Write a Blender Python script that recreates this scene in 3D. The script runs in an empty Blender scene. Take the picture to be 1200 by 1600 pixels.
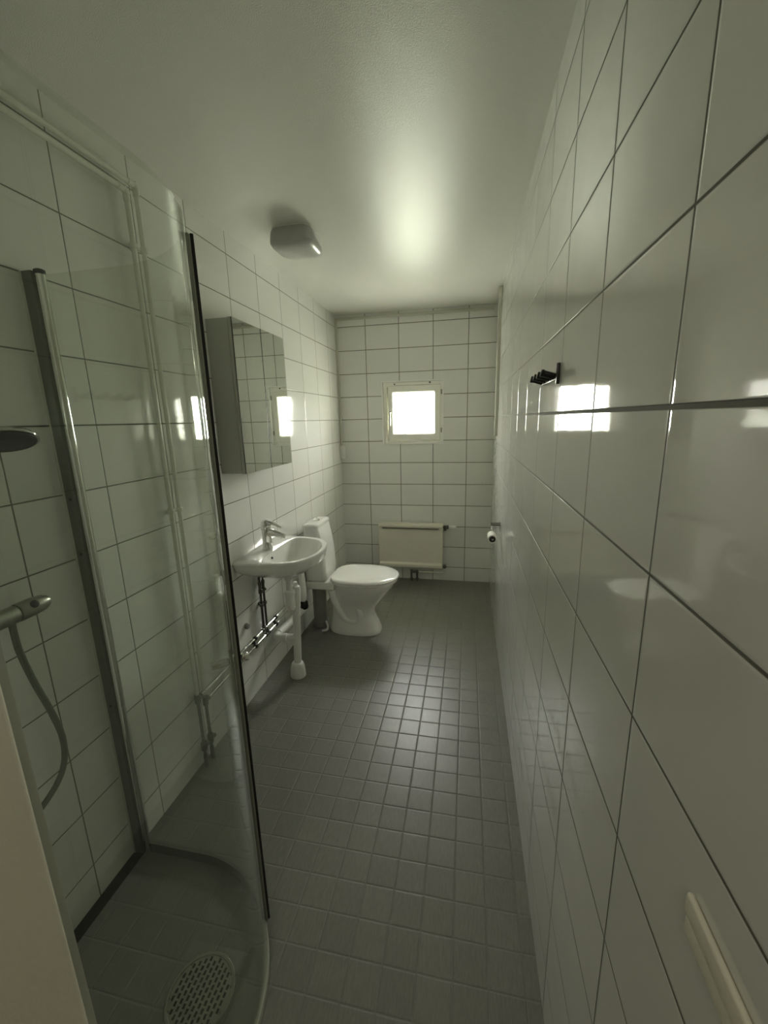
import bpy, bmesh, math, random
from mathutils import Vector, Matrix
from math import sin, cos, pi, radians
random.seed(7)
S = bpy.context.scene
COL = S.collection

# ------------------------------------------------------------------ layout (metres, floor z=0)
XL, XR, D, H = -1.1701, 0.2230, 3.7707, 2.432      # left wall, right wall, far wall, ceiling
YF = 0.28                                          # inner face of the door wall
ROW0, TH, TW = 1.5339, 0.2, 0.29791                # wall tile grid
EYE = 1.52816

# ------------------------------------------------------------------ materials
def nodes(name):
    m = bpy.data.materials.new(name); m.use_nodes = True
    nt = m.node_tree; nt.nodes.clear()
    out = nt.nodes.new('ShaderNodeOutputMaterial')
    return m, nt, out

class NT:
    def __init__(s, nt): s.nt = nt
    def n(s, t, **k):
        x = s.nt.nodes.new(t)
        for a, b in k.items(): setattr(x, a, b)
        return x
    def l(s, a, b): s.nt.links.new(a, b)
    def val(s, sock, v):
        if hasattr(v, 'is_output') or isinstance(v, bpy.types.NodeSocket): s.l(v, sock)
        else: sock.default_value = v
    def m(s, op, a, b=0.0, c=0.0):
        x = s.n('ShaderNodeMath', operation=op)
        s.val(x.inputs[0], a); s.val(x.inputs[1], b)
        if len(x.inputs) > 2: s.val(x.inputs[2], c)
        return x.outputs[0]

def simple(name, col, rough=0.4, metal=0.0, spec=0.5, noise=0.0, nscale=40.0, bump=0.0, bscale=200.0, coat=0.0):
    m, nt, out = nodes(name); T = NT(nt)
    b = T.n('ShaderNodeBsdfPrincipled')
    b.inputs['Roughness'].default_value = rough; b.inputs['Metallic'].default_value = metal
    b.inputs['Specular IOR Level'].default_value = spec; b.inputs['Coat Weight'].default_value = coat
    b.inputs['Coat Roughness'].default_value = 0.05
    tc = T.n('ShaderNodeTexCoord')
    nz = T.n('ShaderNodeTexNoise'); nz.inputs['Scale'].default_value = nscale; nz.inputs['Detail'].default_value = 3
    T.l(tc.outputs['Object'], nz.inputs['Vector'])
    mx = T.n('ShaderNodeMix', data_type='RGBA')
    T.l(nz.outputs['Fac'], mx.inputs[0])
    k = noise if noise else 0.03
    mx.inputs[6].default_value = (*[c*(1-k) for c in col], 1); mx.inputs[7].default_value = (*[min(1, c*(1+k)) for c in col], 1)
    T.l(mx.outputs[2], b.inputs['Base Color'])
    if bump:
        n2 = T.n('ShaderNodeTexNoise'); n2.inputs['Scale'].default_value = bscale; n2.inputs['Detail'].default_value = 4
        T.l(tc.outputs['Object'], n2.inputs['Vector'])
        bp = T.n('ShaderNodeBump'); bp.inputs['Distance'].default_value = bump
        T.l(n2.outputs['Fac'], bp.inputs['Height']); T.l(bp.outputs[0], b.inputs['Normal'])
    T.l(b.outputs[0], out.inputs[0])
    return m

def tilemat(name, au, pu, wu, av, pv, wv, tile, grout, rough, gw, vary=0.02, tilt=0.0012, wave=0.0004, gdepth=0.0012, thick_row=None, grain=0.0, spec=0.5):
    """tiles in the plane of axes au/av (world axes), phase p, pitch w, grout width gw"""
    m, nt, out = nodes(name); T = NT(nt)
    geo = T.n('ShaderNodeNewGeometry'); sp = T.n('ShaderNodeSeparateXYZ'); T.l(geo.outputs['Position'], sp.inputs[0])
    def axis(a, p, w):
        t = T.m('DIVIDE', T.m('SUBTRACT', sp.outputs[a], p), w)
        fl = T.m('FLOOR', t); fr = T.m('SUBTRACT', t, fl)
        d = T.m('MULTIPLY', T.m('MINIMUM', fr, T.m('SUBTRACT', 1.0, fr)), w)
        return t, fl, fr, d
    tu, fu, ru, du = axis(au, pu, wu); tv, fv, rv, dv = axis(av, pv, wv)
    def mask(dd, width):
        r = T.n('ShaderNodeMapRange', interpolation_type='SMOOTHSTEP')
        T.val(r.inputs['Value'], dd); r.inputs['From Min'].default_value = width/2-0.0006; r.inputs['From Max'].default_value = width/2+0.0008
        r.inputs['To Min'].default_value = 1; r.inputs['To Max'].default_value = 0
        return r.outputs[0]
    g = T.m('MAXIMUM', mask(du, gw), mask(dv, gw))
    if thick_row is not None:
        g = T.m('MAXIMUM', g, mask(T.m('ABSOLUTE', T.m('SUBTRACT', sp.outputs[av], thick_row[0])), thick_row[1]))
    idv = T.n('ShaderNodeCombineXYZ'); T.l(fu, idv.inputs[0]); T.l(fv, idv.inputs[1])
    wn = T.n('ShaderNodeTexWhiteNoise', noise_dimensions='3D'); T.l(idv.outputs[0], wn.inputs['Vector'])
    ws = T.n('ShaderNodeSeparateColor'); T.l(wn.outputs['Color'], ws.inputs[0])
    # colour
    mxv = T.n('ShaderNodeMix', data_type='RGBA'); T.l(wn.outputs['Value'], mxv.inputs[0])
    mxv.inputs[6].default_value = (*[c*(1-vary) for c in tile], 1); mxv.inputs[7].default_value = (*[min(1, c*(1+vary)) for c in tile], 1)
    tilecol = mxv.outputs[2]
    if grain:
        mp = T.n('ShaderNodeMapping'); mp.inputs['Scale'].default_value = (60, 9, 30); T.l(geo.outputs['Position'], mp.inputs[0])
        gn = T.n('ShaderNodeTexNoise'); gn.inputs['Scale'].default_value = 3.0; gn.inputs['Detail'].default_value = 6; gn.inputs['Roughness'].default_value = .7
        T.l(mp.outputs[0], gn.inputs['Vector'])
        mg = T.n('ShaderNodeMix', data_type='RGBA', blend_type='MULTIPLY'); mg.inputs[0].default_value = 1
        T.l(tilecol, mg.inputs[6])
        rr = T.n('ShaderNodeMapRange'); T.l(gn.outputs['Fac'], rr.inputs[0]); rr.inputs[1].default_value = .3; rr.inputs[2].default_value = .7
        rr.inputs[3].default_value = 1-grain; rr.inputs[4].default_value = 1+grain
        T.l(rr.outputs[0], mg.inputs[7]); tilecol = mg.outputs[2]
    mc = T.n('ShaderNodeMix', data_type='RGBA'); T.l(g, mc.inputs[0]); T.l(tilecol, mc.inputs[6]); mc.inputs[7].default_value = (*grout, 1)
    # height: tilt per tile + slow wave + grout
    h = T.m('ADD', T.m('MULTIPLY', T.m('MULTIPLY', T.m('SUBTRACT', ws.outputs[0], .5), tilt), ru),
            T.m('MULTIPLY', T.m('MULTIPLY', T.m('SUBTRACT', ws.outputs[1], .5), tilt), rv))
    nz = T.n('ShaderNodeTexNoise'); nz.inputs['Scale'].default_value = 7; nz.inputs['Detail'].default_value = 1.5; T.l(geo.outputs['Position'], nz.inputs['Vector'])
    h = T.m('ADD', h, T.m('MULTIPLY', nz.outputs['Fac'], wave))
    # slightly rounded tile edges
    edge = T.n('ShaderNodeMapRange', interpolation_type='SMOOTHSTEP'); T.val(edge.inputs[0], T.m('MINIMUM', du, dv))
    edge.inputs[1].default_value = gw/2; edge.inputs[2].default_value = gw/2+0.004; edge.inputs[3].default_value = -0.0003; edge.inputs[4].default_value = 0
    h = T.m('ADD', h, edge.outputs[0])
    h = T.m('SUBTRACT', h, T.m('MULTIPLY', g, gdepth))
    bp = T.n('ShaderNodeBump'); bp.inputs['Distance'].default_value = 1.0; bp.inputs['Strength'].default_value = 1.0
    T.l(h, bp.inputs['Height'])
    b = T.n('ShaderNodeBsdfPrincipled')
    T.l(mc.outputs[2], b.inputs['Base Color']); T.l(bp.outputs[0], b.inputs['Normal'])
    b.inputs['Specular IOR Level'].default_value = spec
    rm = T.n('ShaderNodeMapRange'); T.l(g, rm.inputs[0]); rm.inputs[3].default_value = rough; rm.inputs[4].default_value = .8
    T.l(rm.outputs[0], b.inputs['Roughness'])
    T.l(b.outputs[0], out.inputs[0])
    return m

def thin_glass(name, tint=(1, 1, 1), refl=1.0, rough=0.0):
    m, nt, out = nodes(name); T = NT(nt)
    tr = T.n('ShaderNodeBsdfTransparent'); tr.inputs[0].default_value = (*tint, 1)
    gl = T.n('ShaderNodeBsdfGlossy'); gl.inputs['Roughness'].default_value = rough; gl.inputs['Color'].default_value = (.97, 1, .97, 1)
    ge = T.n('ShaderNodeNewGeometry')      # same reflectance from both faces of the sheet
    fr = T.n('ShaderNodeFresnel'); T.l(T.m('MULTIPLY_ADD', ge.outputs['Backfacing'], 1/1.5-1.5, 1.5), fr.inputs[0])
    mx = T.n('ShaderNodeMixShader')
    T.l(T.m('MINIMUM', T.m('MULTIPLY', fr.outputs[0], refl), 1.0), mx.inputs[0]); T.l(tr.outputs[0], mx.inputs[1]); T.l(gl.outputs[0], mx.inputs[2])
    T.l(mx.outputs[0], out.inputs[0])
    return m

TILE = (.80, .80, .765); GROUT = (.20, .195, .16)
M = {}
M['tile_right'] = tilemat('glazed_tile_right', 1, .53022, TW, 2, ROW0, TH, TILE, (.13, .128, .095), .05, .0036, tilt=.0016, wave=.0011, thick_row=(ROW0, .0062), spec=.8)
M['tile_left'] = tilemat('glazed_tile_left', 1, 1.14283, TW, 2, ROW0, TH, TILE, GROUT, .09, .0036, wave=.0006)
M['tile_back'] = tilemat('glazed_tile_back', 0, -1.19772, TW, 2, ROW0, TH, TILE, GROUT, .12, .0052)
M['tile_front'] = tilemat('glazed_tile_front', 0, -1.19772, TW, 2, ROW0, TH, TILE, GROUT, .10, .004)
M['floor'] = tilemat('grey_mosaic_floor', 0, -.2105, .0986, 1, 1.732, .099, (.190, .184, .162), (.215, .21, .185), .36, .0040,
                     vary=.05, tilt=.0016, wave=.0006, gdepth=.0009, grain=.16, spec=.6)
M['ceiling'] = simple('semi_gloss_ceiling_paint', (.80, .80, .75), .23, bump=.0008, bscale=400, noise=.01, spec=.42)
M['paint_cream'] = simple('cream_gloss_paint', (.86, .83, .69), .35, bump=.0006, bscale=60)
M['hall'] = simple('hall_wall_paint', (.62, .60, .53), .7)
M['hallfloor'] = simple('hall_floor_wood', (.25, .22, .17), .5, noise=.15)
M['white_gloss'] = simple('white_painted_wood', (.90, .89, .82), .2, coat=.5)
M['trim_white'] = simple('white_metal_edge', (.95, .95, .92), .15, coat=1.0)
M['plastic_white'] = simple('white_plastic', (.86, .86, .83), .28)
M['duct'] = simple('cream_plastic_trunking', (.62, .61, .53), .35)
M['porcelain'] = simple('white_porcelain', (.88, .875, .845), .06, coat=.4)
M['seat'] = simple('white_seat_plastic', (.92, .905, .88), .12, coat=.3)
M['chrome'] = simple('polished_chrome', (.74, .74, .71), .09, metal=1)
M['chrome_dull'] = simple('satin_aluminium', (.33, .335, .29), .32, metal=.85)
M['alu_dark'] = simple('grey_anodised_channel', (.14, .143, .115), .35, metal=.4)
M['strip_grey'] = simple('grey_green_profile', (.44, .45, .39), .4)
M['edge_light'] = simple('light_profile_edge', (.55, .56, .48), .3)
M['black'] = simple('black_rubber_and_shade', (.006, .006, .005), .45)
M['spray'] = simple('black_spray_plate', (.012, .012, .011), .55)
M['black_gloss'] = simple('black_painted_metal', (.012, .012, .010), .3)
M['dark_hole'] = simple('dark_opening', (.01, .01, .01), .8)
M['steel_dark'] = simple('dark_braided_hose', (.10, .095, .08), .35, metal=.8, bump=.0006, bscale=900)
M['hose_grey'] = simple('grey_ribbed_hose', (.16, .165, .135), .4, metal=.3)
M['pipe_paint'] = simple('painted_copper_pipe', (.78, .78, .70), .22)
M['grey_plastic'] = simple('grey_waste_plastic', (.30, .30, .27), .4)
M['radiator'] = simple('aged_cream_enamel', (.80, .77, .66), .35)
M['lamp_glass'] = simple('frosted_lamp_cover', (.52, .52, .50), .28, coat=.15)
M['cab_side'] = simple('grey_white_laminate', (.50, .505, .46), .4)
M['mirror'] = simple('mirror_glass', (.80, .83, .78), .012, metal=1)
M['steel_drain'] = simple('brushed_steel_drain', (.36, .36, .31), .38, metal=.8)
M['paper'] = simple('white_tissue_paper', (.82, .80, .74), .9)
M['cardboard'] = simple('brown_cardboard_core', (.06, .055, .045), .9)
M['red'] = simple('red_hose_ring', (.25, .03, .03), .4)
M['seal_clear'] = simple('milky_vinyl_seal', (.42, .43, .35), .35)
M['glass'] = thin_glass('shower_glass', (.935, .95, .925), 1.0)
M['pane'] = thin_glass('window_pane_glass', (.97, .98, .97), 1.0)

# ------------------------------------------------------------------ mesh helpers
class MB:
    def __init__(s): s.v = []; s.f = []; s.sm = []
    def add(s, vs, fs, smooth=False):
        o = len(s.v); s.v += [tuple(v) for v in vs]; s.f += [tuple(i+o for i in f) for f in fs]; s.sm += [smooth]*len(fs)
        return s
    def box(s, x0, x1, y0, y1, z0, z1, bev=0.0, seg=2):
        if bev <= 0:
            vs = [(x, y, z) for z in (z0, z1) for y in (y0, y1) for x in (x0, x1)]
            return s.add(vs, [(0, 2, 3, 1), (4, 5, 7, 6), (0, 1, 5, 4), (2, 6, 7, 3), (0, 4, 6, 2), (1, 3, 7, 5)])
        bm = bmesh.new(); bmesh.ops.create_cube(bm, size=1)
        for v in bm.verts: v.co = Vector(((x0+x1)/2+v.co.x*(x1-x0), (y0+y1)/2+v.co.y*(y1-y0), (z0+z1)/2+v.co.z*(z1-z0)))
        bmesh.ops.bevel(bm, geom=bm.edges[:], offset=bev, segments=seg, profile=.5, affect='EDGES')
        bm.verts.ensure_lookup_table(); 
        for i, v in enumerate(bm.verts): v.index = i
        r = s.add([v.co[:] for v in bm.verts], [[v.index for v in f.verts] for f in bm.faces], True); bm.free(); return r
    def rings(s, rings, cap0=True, cap1=True, closed=True, smooth=True):
        n = len(rings[0]); vs = [p for r in rings for p in r]; fs = []
        for i in range(len(rings)-1):
            for j in range(n if closed else n-1):
                k = (j+1) % n
                fs.append((i*n+j, i*n+k, (i+1)*n+k, (i+1)*n+j))
        if cap0: fs.append(tuple(range(n-1, -1, -1)))
        if cap1: fs.append(tuple((len(rings)-1)*n+j for j in range(n)))
        return s.add(vs, fs, smooth)
    def lathe(s, prof, origin=(0, 0, 0), axis=(0, 0, 1), n=32, cap0=True, cap1=True):
        """prof: list of (radius, height along the axis)"""
        a = Vector(axis).normalized(); q = a.to_track_quat('Z', 'Y'); o = Vector(origin)
        return s.rings([[o+q@Vector((r*cos(2*pi*j/n), r*sin(2*pi*j/n), h)) for j in range(n)] for r, h in prof], cap0, cap1)
    def tube(s, pts, r, n=14, caps=True):
        pts = [Vector(p) for p in pts]; rs = r if isinstance(r, (list, tuple)) else [r]*len(pts)
        T = [(pts[min(i+1, len(pts)-1)]-pts[max(i-1, 0)]).normalized() for i in range(len(pts))]
        up = Vector((0, 0, 1)) if abs(T[0].z) < .9 else Vector((1, 0, 0))
        nrm = T[0].cross(up).normalized(); rr = []
        for i, p in enumerate(pts):
            if i: 
                nrm = (nrm-T[i]*nrm.dot(T[i]))
                nrm = nrm.normalized() if nrm.length > 1e-6 else T[i].orthogonal().normalized()
            b = T[i].cross(nrm)
            rr.append([p+(nrm*cos(2*pi*j/n)+b*sin(2*pi*j/n))*rs[i] for j in range(n)])
        return s.rings(rr, caps, caps)
    def mesh(s, name, loc=(0, 0, 0)):
        me = bpy.data.meshes.new(name); L = Vector(loc)
        me.from_pydata([tuple(Vector(v)-L) for v in s.v], [], s.f)
        me.update()
        bm = bmesh.new(); bm.from_mesh(me); bmesh.ops.recalc_face_normals(bm, faces=bm.faces[:]); bm.to_mesh(me); bm.free()
        for p, k in zip(me.polygons, s.sm): p.use_smooth = k
        return me

def sharp(me, ang=38):
    bm = bmesh.new(); bm.from_mesh(me)
    for e in bm.edges:
        if len(e.link_faces) == 2 and e.calc_face_angle(0) > radians(ang): e.smooth = False
    bm.to_mesh(me); bm.free()

def round_path(pts, r=.03, n=6):
    """polyline with rounded corners"""
    P = [Vector(p) for p in pts]; out = [P[0]]
    for i in range(1, len(P)-1):
        a, b, c = P[i-1], P[i], P[i+1]
        d1 = (a-b); d2 = (c-b); k = min(r, d1.length*.49, d2.length*.49)
        p1 = b+d1.normalized()*k; p2 = b+d2.normalized()*k
        for j in range(n+1):
            t = j/n; out.append((1-t)**2*p1+2*t*(1-t)*b+t*t*p2)
    out.append(P[-1]); return out

def spline(pts, n=10):
    P = [Vector(p) for p in pts]; out = []
    for i in range(len(P)-1):
        p0, p1, p2, p3 = P[max(i-1, 0)], P[i], P[i+1], P[min(i+2, len(P)-1)]
        for j in range(n):
            t = j/n
            out.append(.5*((2*p1)+(p2-p0)*t+(2*p0-5*p1+4*p2-p3)*t*t+(3*p1-p0-3*p2+p3)*t**3))
    out.append(P[-1]); return out

ROOTLOC = {}
def thing(name, loc, label, cat, group=None):
    o = bpy.data.objects.new(name, None); o.location = loc; o.empty_display_size = .05; COL.objects.link(o)
    o['label'] = label; o['category'] = cat
    if group: o['group'] = group
    ROOTLOC[o.name] = Vector(loc); return o
def struct_empty(name, loc):
    o = bpy.data.objects.new(name, None); o.location = loc; COL.objects.link(o); o['kind'] = 'structure'; ROOTLOC[o.name] = Vector(loc); return o
def part(parent, name, mb, mat, label=None):
    base = ROOTLOC[parent.name]
    me = mb.mesh(name, base); sharp(me); me.materials.append(M[mat])
    o = bpy.data.objects.new(name, me); COL.objects.link(o); o.parent = parent
    ROOTLOC[o.name] = base
    if label: o['label'] = label
    return o
def single(name, mb, mat, label, cat, loc=None, group=None):
    if loc is None:
        xs, ys, zs = zip(*mb.v); loc = ((min(xs)+max(xs))/2, (min(ys)+max(ys))/2, min(zs))
    me = mb.mesh(name, loc); sharp(me); me.materials.append(M[mat])
    o = bpy.data.objects.new(name, me); o.location = loc; COL.objects.link(o); o['label'] = label; o['category'] = cat
    if group: o['group'] = group
    ROOTLOC[o.name] = Vector(loc); return o
def struct(name, mb, mat):
    me = mb.mesh(name); sharp(me); me.materials.append(M[mat]); o = bpy.data.objects.new(name, me); COL.objects.link(o); o['kind'] = 'structure'
    ROOTLOC[o.name] = Vector((0, 0, 0)); return o

# ------------------------------------------------------------------ room shell
struct('floor', MB().box(XL-.15, XR+.12, YF-.16, D+.3, -.12, 0), 'floor')
struct('ceiling', MB().box(XL-.15, XR+.12, YF-.16, D+.3, H, H+.12), 'ceiling')
struct('wall_left', MB().box(XL-.15, XL, YF-.16, D+.3, 0, H), 'tile_left')
struct('wall_right', MB().box(XR, XR+.12, YF-.16, D+.3, 0, H), 'tile_right')
WX0, WX1, WZ0, WZ1 = -.757, -.220, 1.312, 1.852            # window opening
wb = MB()
wb.box(XL, WX0, D, D+.3, 0, H); wb.box(WX1, XR, D, D+.3, 0, H); wb.box(WX0, WX1, D, D+.3, 0, WZ0); wb.box(WX0, WX1, D, D+.3, WZ1, H)
struct('wall_back', wb, 'tile_back')
DX0 = -.4505
wf = MB(); wf.box(XL, DX0-.035, YF-.16, YF, 0, H); wf.box(DX0-.035, XR, YF-.16, YF, 2.08, H)
struct('wall_front', wf, 'tile_front')
jb = MB(); jb.box(DX0-.035, DX0, YF-.17, YF+.002, 0, 2.08, .008, 4); jb.box(DX0-.035, XR, YF-.17, YF+.002, 2.045, 2.08, .004)
jb.box(DX0-.012, DX0+.010, YF-.17, YF-.115, 0, 2.06, .003)
struct('door_1', jb, 'paint_cream')
struct('trim_4', MB().box(DX0, XR, YF-.17, YF-.05, 0, .018, .005), 'paint_cream')
struct('shade_strip', MB().box(XL, XL+.038, YF, 1.0, 0, .003), 'black')  # black strip added for the shade along the shower wall foot, partly a seal
# hallway behind the camera
HX0, HX1, HY0, HY1 = -1.3, 1.1, -1.6, YF-.16
struct('floor_hall', MB().box(HX0-.1, HX1+.1, HY0-.1, HY1, -.12, -.001), 'hallfloor')
struct('ceiling_hall', MB().box(HX0-.1, HX1+.1, HY0-.1, HY1, H, H+.1), 'hall')
struct('wall_hall_left', MB().box(HX0-.1, HX0, HY0, HY1, 0, H), 'hall')
struct('wall_hall_right', MB().box(HX1, HX1+.1, HY0, HY1, 0, H), 'hall')
struct('wall_hall_back', MB().box(HX0-.1, HX1+.1, HY0-.1, HY0, 0, H), 'hall')
struct('wall_hall_front', MB().box(XR+.12, HX1+.1, HY1, HY1+.1, 0, H).box(HX0-.1, XL-.15, HY1, HY1+.1, 0, H), 'hall')

# ------------------------------------------------------------------ window
win = struct_empty('window_1', ((WX0+WX1)/2, D, WZ0))
def ringframe(mb, x0, x1, z0, z1, t, y0, y1, tb=None, tt=None, bev=.002):
    tb = tb or t; tt = tt or t
    mb.box(x0, x0+t, y0, y1, z0, z1, bev); mb.box(x1-t, x1, y0, y1, z0, z1, bev)
    mb.box(x0+t, x1-t, y0, y1, z0, z0+tb, bev); mb.box(x0+t, x1-t, y0, y1, z1-tt, z1, bev); return mb
part(win, 'edge_trim', ringframe(MB(), WX0-.009, WX1+.009, WZ0-.009, WZ1+.009, .010, D-.006, D+.03, bev=.001), 'trim_white')
part(win, 'outer_frame', ringframe(MB(), WX0, WX1, WZ0, WZ1, .033, D+.018, D+.13, tb=.026, tt=.046), 'white_gloss')
part(win, 'rebate', ringframe(MB(), WX0, WX1, WZ0, WZ1, .068, D+.080, D+.14, tb=.07, tt=.075), 'white_gloss')
SX0, SX1, SZ0, SZ1 = -.7135, -.2385, 1.3325, 1.822
GX0, GX1, GZ0, GZ1 = -.662, -.299, 1.4055, 1.7535
sash = MB()
def sashring(mb):
    levels = [(0, 0, D+.022), (.004, .004, D+.010), (.040, .040, D+.010), (.047, .047, D+.016), (.052, .052, D+.034), (.052, .052, D+.075), (0, 0, D+.075)]
    rings = []
    for k, (fx, fz, y) in enumerate(levels):
        fx = fx/.052; 
        x0 = SX0+(GX0-SX0)*fx; x1 = SX1+(GX1-SX1)*fx; z0 = SZ0+(GZ0-SZ0)*fx; z1 = SZ1+(GZ1-SZ1)*fx
        rings.append([(x0, y, z0), (x1, y, z0), (x1, y, z1), (x0, y, z1)])
    rings.append(rings[0]); mb.rings(rings, False, False, smooth=False)
sashring(sash)
so = part(win, 'sash', sash, 'white_gloss')
hd = MB(); hd.box(-.700, -.683, D+.002, D+.011, 1.545, 1.60, .003)
hd.tube(spline([(-.6915, D-.001, 1.585), (-.6905, D-.030, 1.583), (-.690, D-.035, 1.565), (-.690, D-.033, 1.52), (-.692, D-.03, 1.470)], 6), [.006]*24+[.0065], 12)
part(so, 'handle', hd, 'chrome_dull')
part(win, 'pane', MB().box(GX0-.01, GX1+.01, D+.050, D+.054, GZ0-.01, GZ1+.01), 'pane')
vt = MB(); vt.box(-.650, -.325, D-.006, D+.020, 1.822, 1.846, .004)
vo = part(win, 'vent_slide', vt, 'white_gloss')
part(vo, 'vent_hole', MB().box(-.652, -.640, D-.0075, D-.003, 1.826, 1.837, .002).box(-.340, -.326, D-.0075, D-.003, 1.832, 1.843, .002), 'dark_hole')
for z in (1.755, 1.425):
    part(win, 'hinge', MB().lathe([(.005, 0), (.006, .002), (.006, .038), (.005, .04)], (-.231, D+.006, z-.02), n=12), 'chrome_dull')

# ------------------------------------------------------------------ trunking and corner box
t1 = MB().box(XL, XR-.03, D-.020, D, H-.045, H-.022, .002)
single('cable_trunking', t1, 'duct', 'thin cream cable trunking running under the ceiling along the far wall', 'cable trunking')
single('cable_trunking', MB().box(XL, XL+.018, D-.028, D-.004, 1.30, H-.046, .002), 'duct', 'cream vertical cable trunking in the far left corner above the small junction box', 'cable trunking')
single('cable_trunking', MB().box(XR-.022, XR, 3.30, 3.335, 1.385, H-.003, .002), 'duct', 'cream vertical cable trunking on the right wall near the far corner', 'cable trunking')
single('cable_trunking', MB().box(XR-.014, XR, 3.345, 3.36, 1.40, H-.003, .002), 'chrome_dull', 'thin grey cable strip beside the right wall trunking', 'cable trunking')
jbx = thing('junction_box', (XL+.02, D-.02, 1.178), 'small white junction box below the trunking in the far left corner', 'junction box')
part(jbx, 'housing', MB().box(XL, XL+.046, D-.045, D, 1.178, 1.298, .004), 'plastic_white')
part(jbx, 'cover', MB().box(XL+.003, XL+.043, D-.049, D-.045, 1.19, 1.288, .002), 'plastic_white')

# ------------------------------------------------------------------ radiator
rad = thing('radiator', (-.51, D-.06, .10), 'cream panel radiator under the small window', 'radiator')
RX0, RX1, RZ0, RZ1 = -.803, -.215, .140, .575
prof = [(-.030, RZ0), (-.090, RZ0+.002), (-.103, RZ0+.012), (-.107, RZ0+.028), (-.104, RZ0+.042), (-.086, RZ0+.056), (-.084, RZ0+.075), (-.084, RZ1-.070), (-.086, RZ1-.050),
        (-.102, RZ1-.024), (-.098, RZ1-.007), (-.080, RZ1), (-.030, RZ1)]
rb = MB(); rb.rings([[(x, D+y, z) for y, z in prof] for x in (RX0, RX1)], smooth=True)
part(rad, 'panel', rb, 'radiator')
sl = MB(); sl.tube([(RX0+.020, D-.088, RZ1-.036), (RX0+.034, D-.090, RZ1-.045), (RX1-.034, D-.090, RZ1-.045), (RX1-.020, D-.088, RZ1-.036)], [.003, .0065, .0065, .003], 10)
part(rad, 'top_slot', sl, 'alu_dark')
part(rad, 'side_panel', MB().box(RX1, RX1+.008, D-.094, D-.028, RZ0+.004, RZ1-.002, .002), 'radiator')
part(rad, 'side_panel', MB().box(RX0-.008, RX0, D-.094, D-.028, RZ0+.004, RZ1-.002, .002), 'radiator')
for x_ in (-.70, -.36): part(rad, 'bracket', MB().box(x_, x_+.03, D-.032, D, .2, .5), 'radiator')
v = MB(); v.tube([(RX1+.002, D-.055, .543), (RX1+.052, D-.055, .543)], .011); v.lathe([(.010, -.03), (.014, -.03), (.014, .016), (.010, .018)], (RX1+.028, D-.055, .54))
v.lathe([(.014, 0), (.018, .002), (.018, .014), (.014, .018)], (RX1+.042, D-.055, .543), (1, 0, 0))
vv = part(rad, 'valve', v, 'alu_dark')
part(vv, 'valve_knob', MB().lathe([(.014, 0), (.0175, .003), (.0175, .030), (.015, .05), (.013, .062), (.009, .066)], (RX1+.062, D-.055, .543), (1, 0, 0)), 'plastic_white')
v2 = MB(); v2.tube([(RX1+.002, D-.055, .162), (RX1+.03, D-.055, .162)], .010); v2.lathe([(.018, -.012), (.020, 0), (.018, .014), (.008, .018)], (RX1+.026, D-.07, .165), (0, -1, 0))
part(rad, 'valve', v2, 'alu_dark')
pp = MB(); pp.tube(round_path([(RX1+.028, D-.055, .16), (RX1+.028, D-.055, .092), (-.44, D-.055, .092)], .02), .0075)
part(rad, 'supply_pipe', pp, 'pipe_paint')
tee = MB(); tee.tube([(-.435, D-.055, .092), (-.512, D-.055, .092)], .012)
tee.tube([(-.450, D-.055, .11), (-.450, D-.055, .001)], .010); tee.tube([(-.505, D-.055, .11), (-.505, D-.055, .001)], .010)
tee.lathe([(.016, 0), (.016, .008)], (-.450, D-.055, .02)); tee.lathe([(.016, 0), (.016, .008)], (-.505, D-.055, .02))
part(rad, 'floor_fitting', tee, 'alu_dark')

# ------------------------------------------------------------------ ceiling lamp
LX, LY = -.842, 2.143
lamp = thing('ceiling_lamp', (LX, LY, H-.08), 'unlit frosted rounded square ceiling lamp', 'ceiling lamp')
def sqring(cx, cy, z, a, e, n=64):
    r = []
    for j in range(n):
        t = 2*pi*j/n; c, s_ = cos(t), sin(t)
        r.append((cx+a*math.copysign(abs(c)**(2/e), c), cy+a*math.copysign(abs(s_)**(2/e), s_), z))
    return r
lb = MB(); lb.rings([sqring(LX, LY, H, .098, 5), sqring(LX, LY, H-.014, .100, 5), sqring(LX, LY, H-.015, .09, 5)])
part(lamp, 'base', lb, 'plastic_white')
lc = MB(); lc.rings([sqring(LX, LY, H-z, a_, e_) for z, a_, e_ in ((.008, .102, 4.2), (.020, .107, 4.2), (.045, .111, 4.2), (.066, .112, 4.2), (.077, .106, 4), (.085, .093, 3.8), (.092, .066, 3.4), (.095, .038, 3), (.096, .008, 2))])
part(lamp, 'lamp_cover', lc, 'lamp_glass')

# ------------------------------------------------------------------ mirror cabinet
cab = thing('mirror_cabinet', (XL+.07, 2.066, 1.288), 'tall mirror cabinet with two mirrored doors above the washbasin', 'cabinet')
part(cab, 'body', MB().box(XL+.001, -1.060, 1.802, 2.330, 1.290, 1.990, .0015), 'cab_side')
for y0, y1 in ((1.800, 2.0630), (2.0690, 2.332)):
    d = part(cab, 'door', MB().box(-1.058, -1.042, y0, y1, 1.288, 1.992, .001), 'cab_side')
    part(d, 'mirror', MB().box(-1.0418, -1.038, y0+.001, y1-.001, 1.289, 1.991), 'mirror')

for y0 in (1.7992, 2.0632): part(cab, 'dark_seam_strip', MB().box(-1.0415, -1.0382, y0, y0+.0035 if y0 > 2 else y0+.0018, 1.289, 1.991), 'black')  # black strips added to darken the gap between the doors and the near edge
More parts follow.
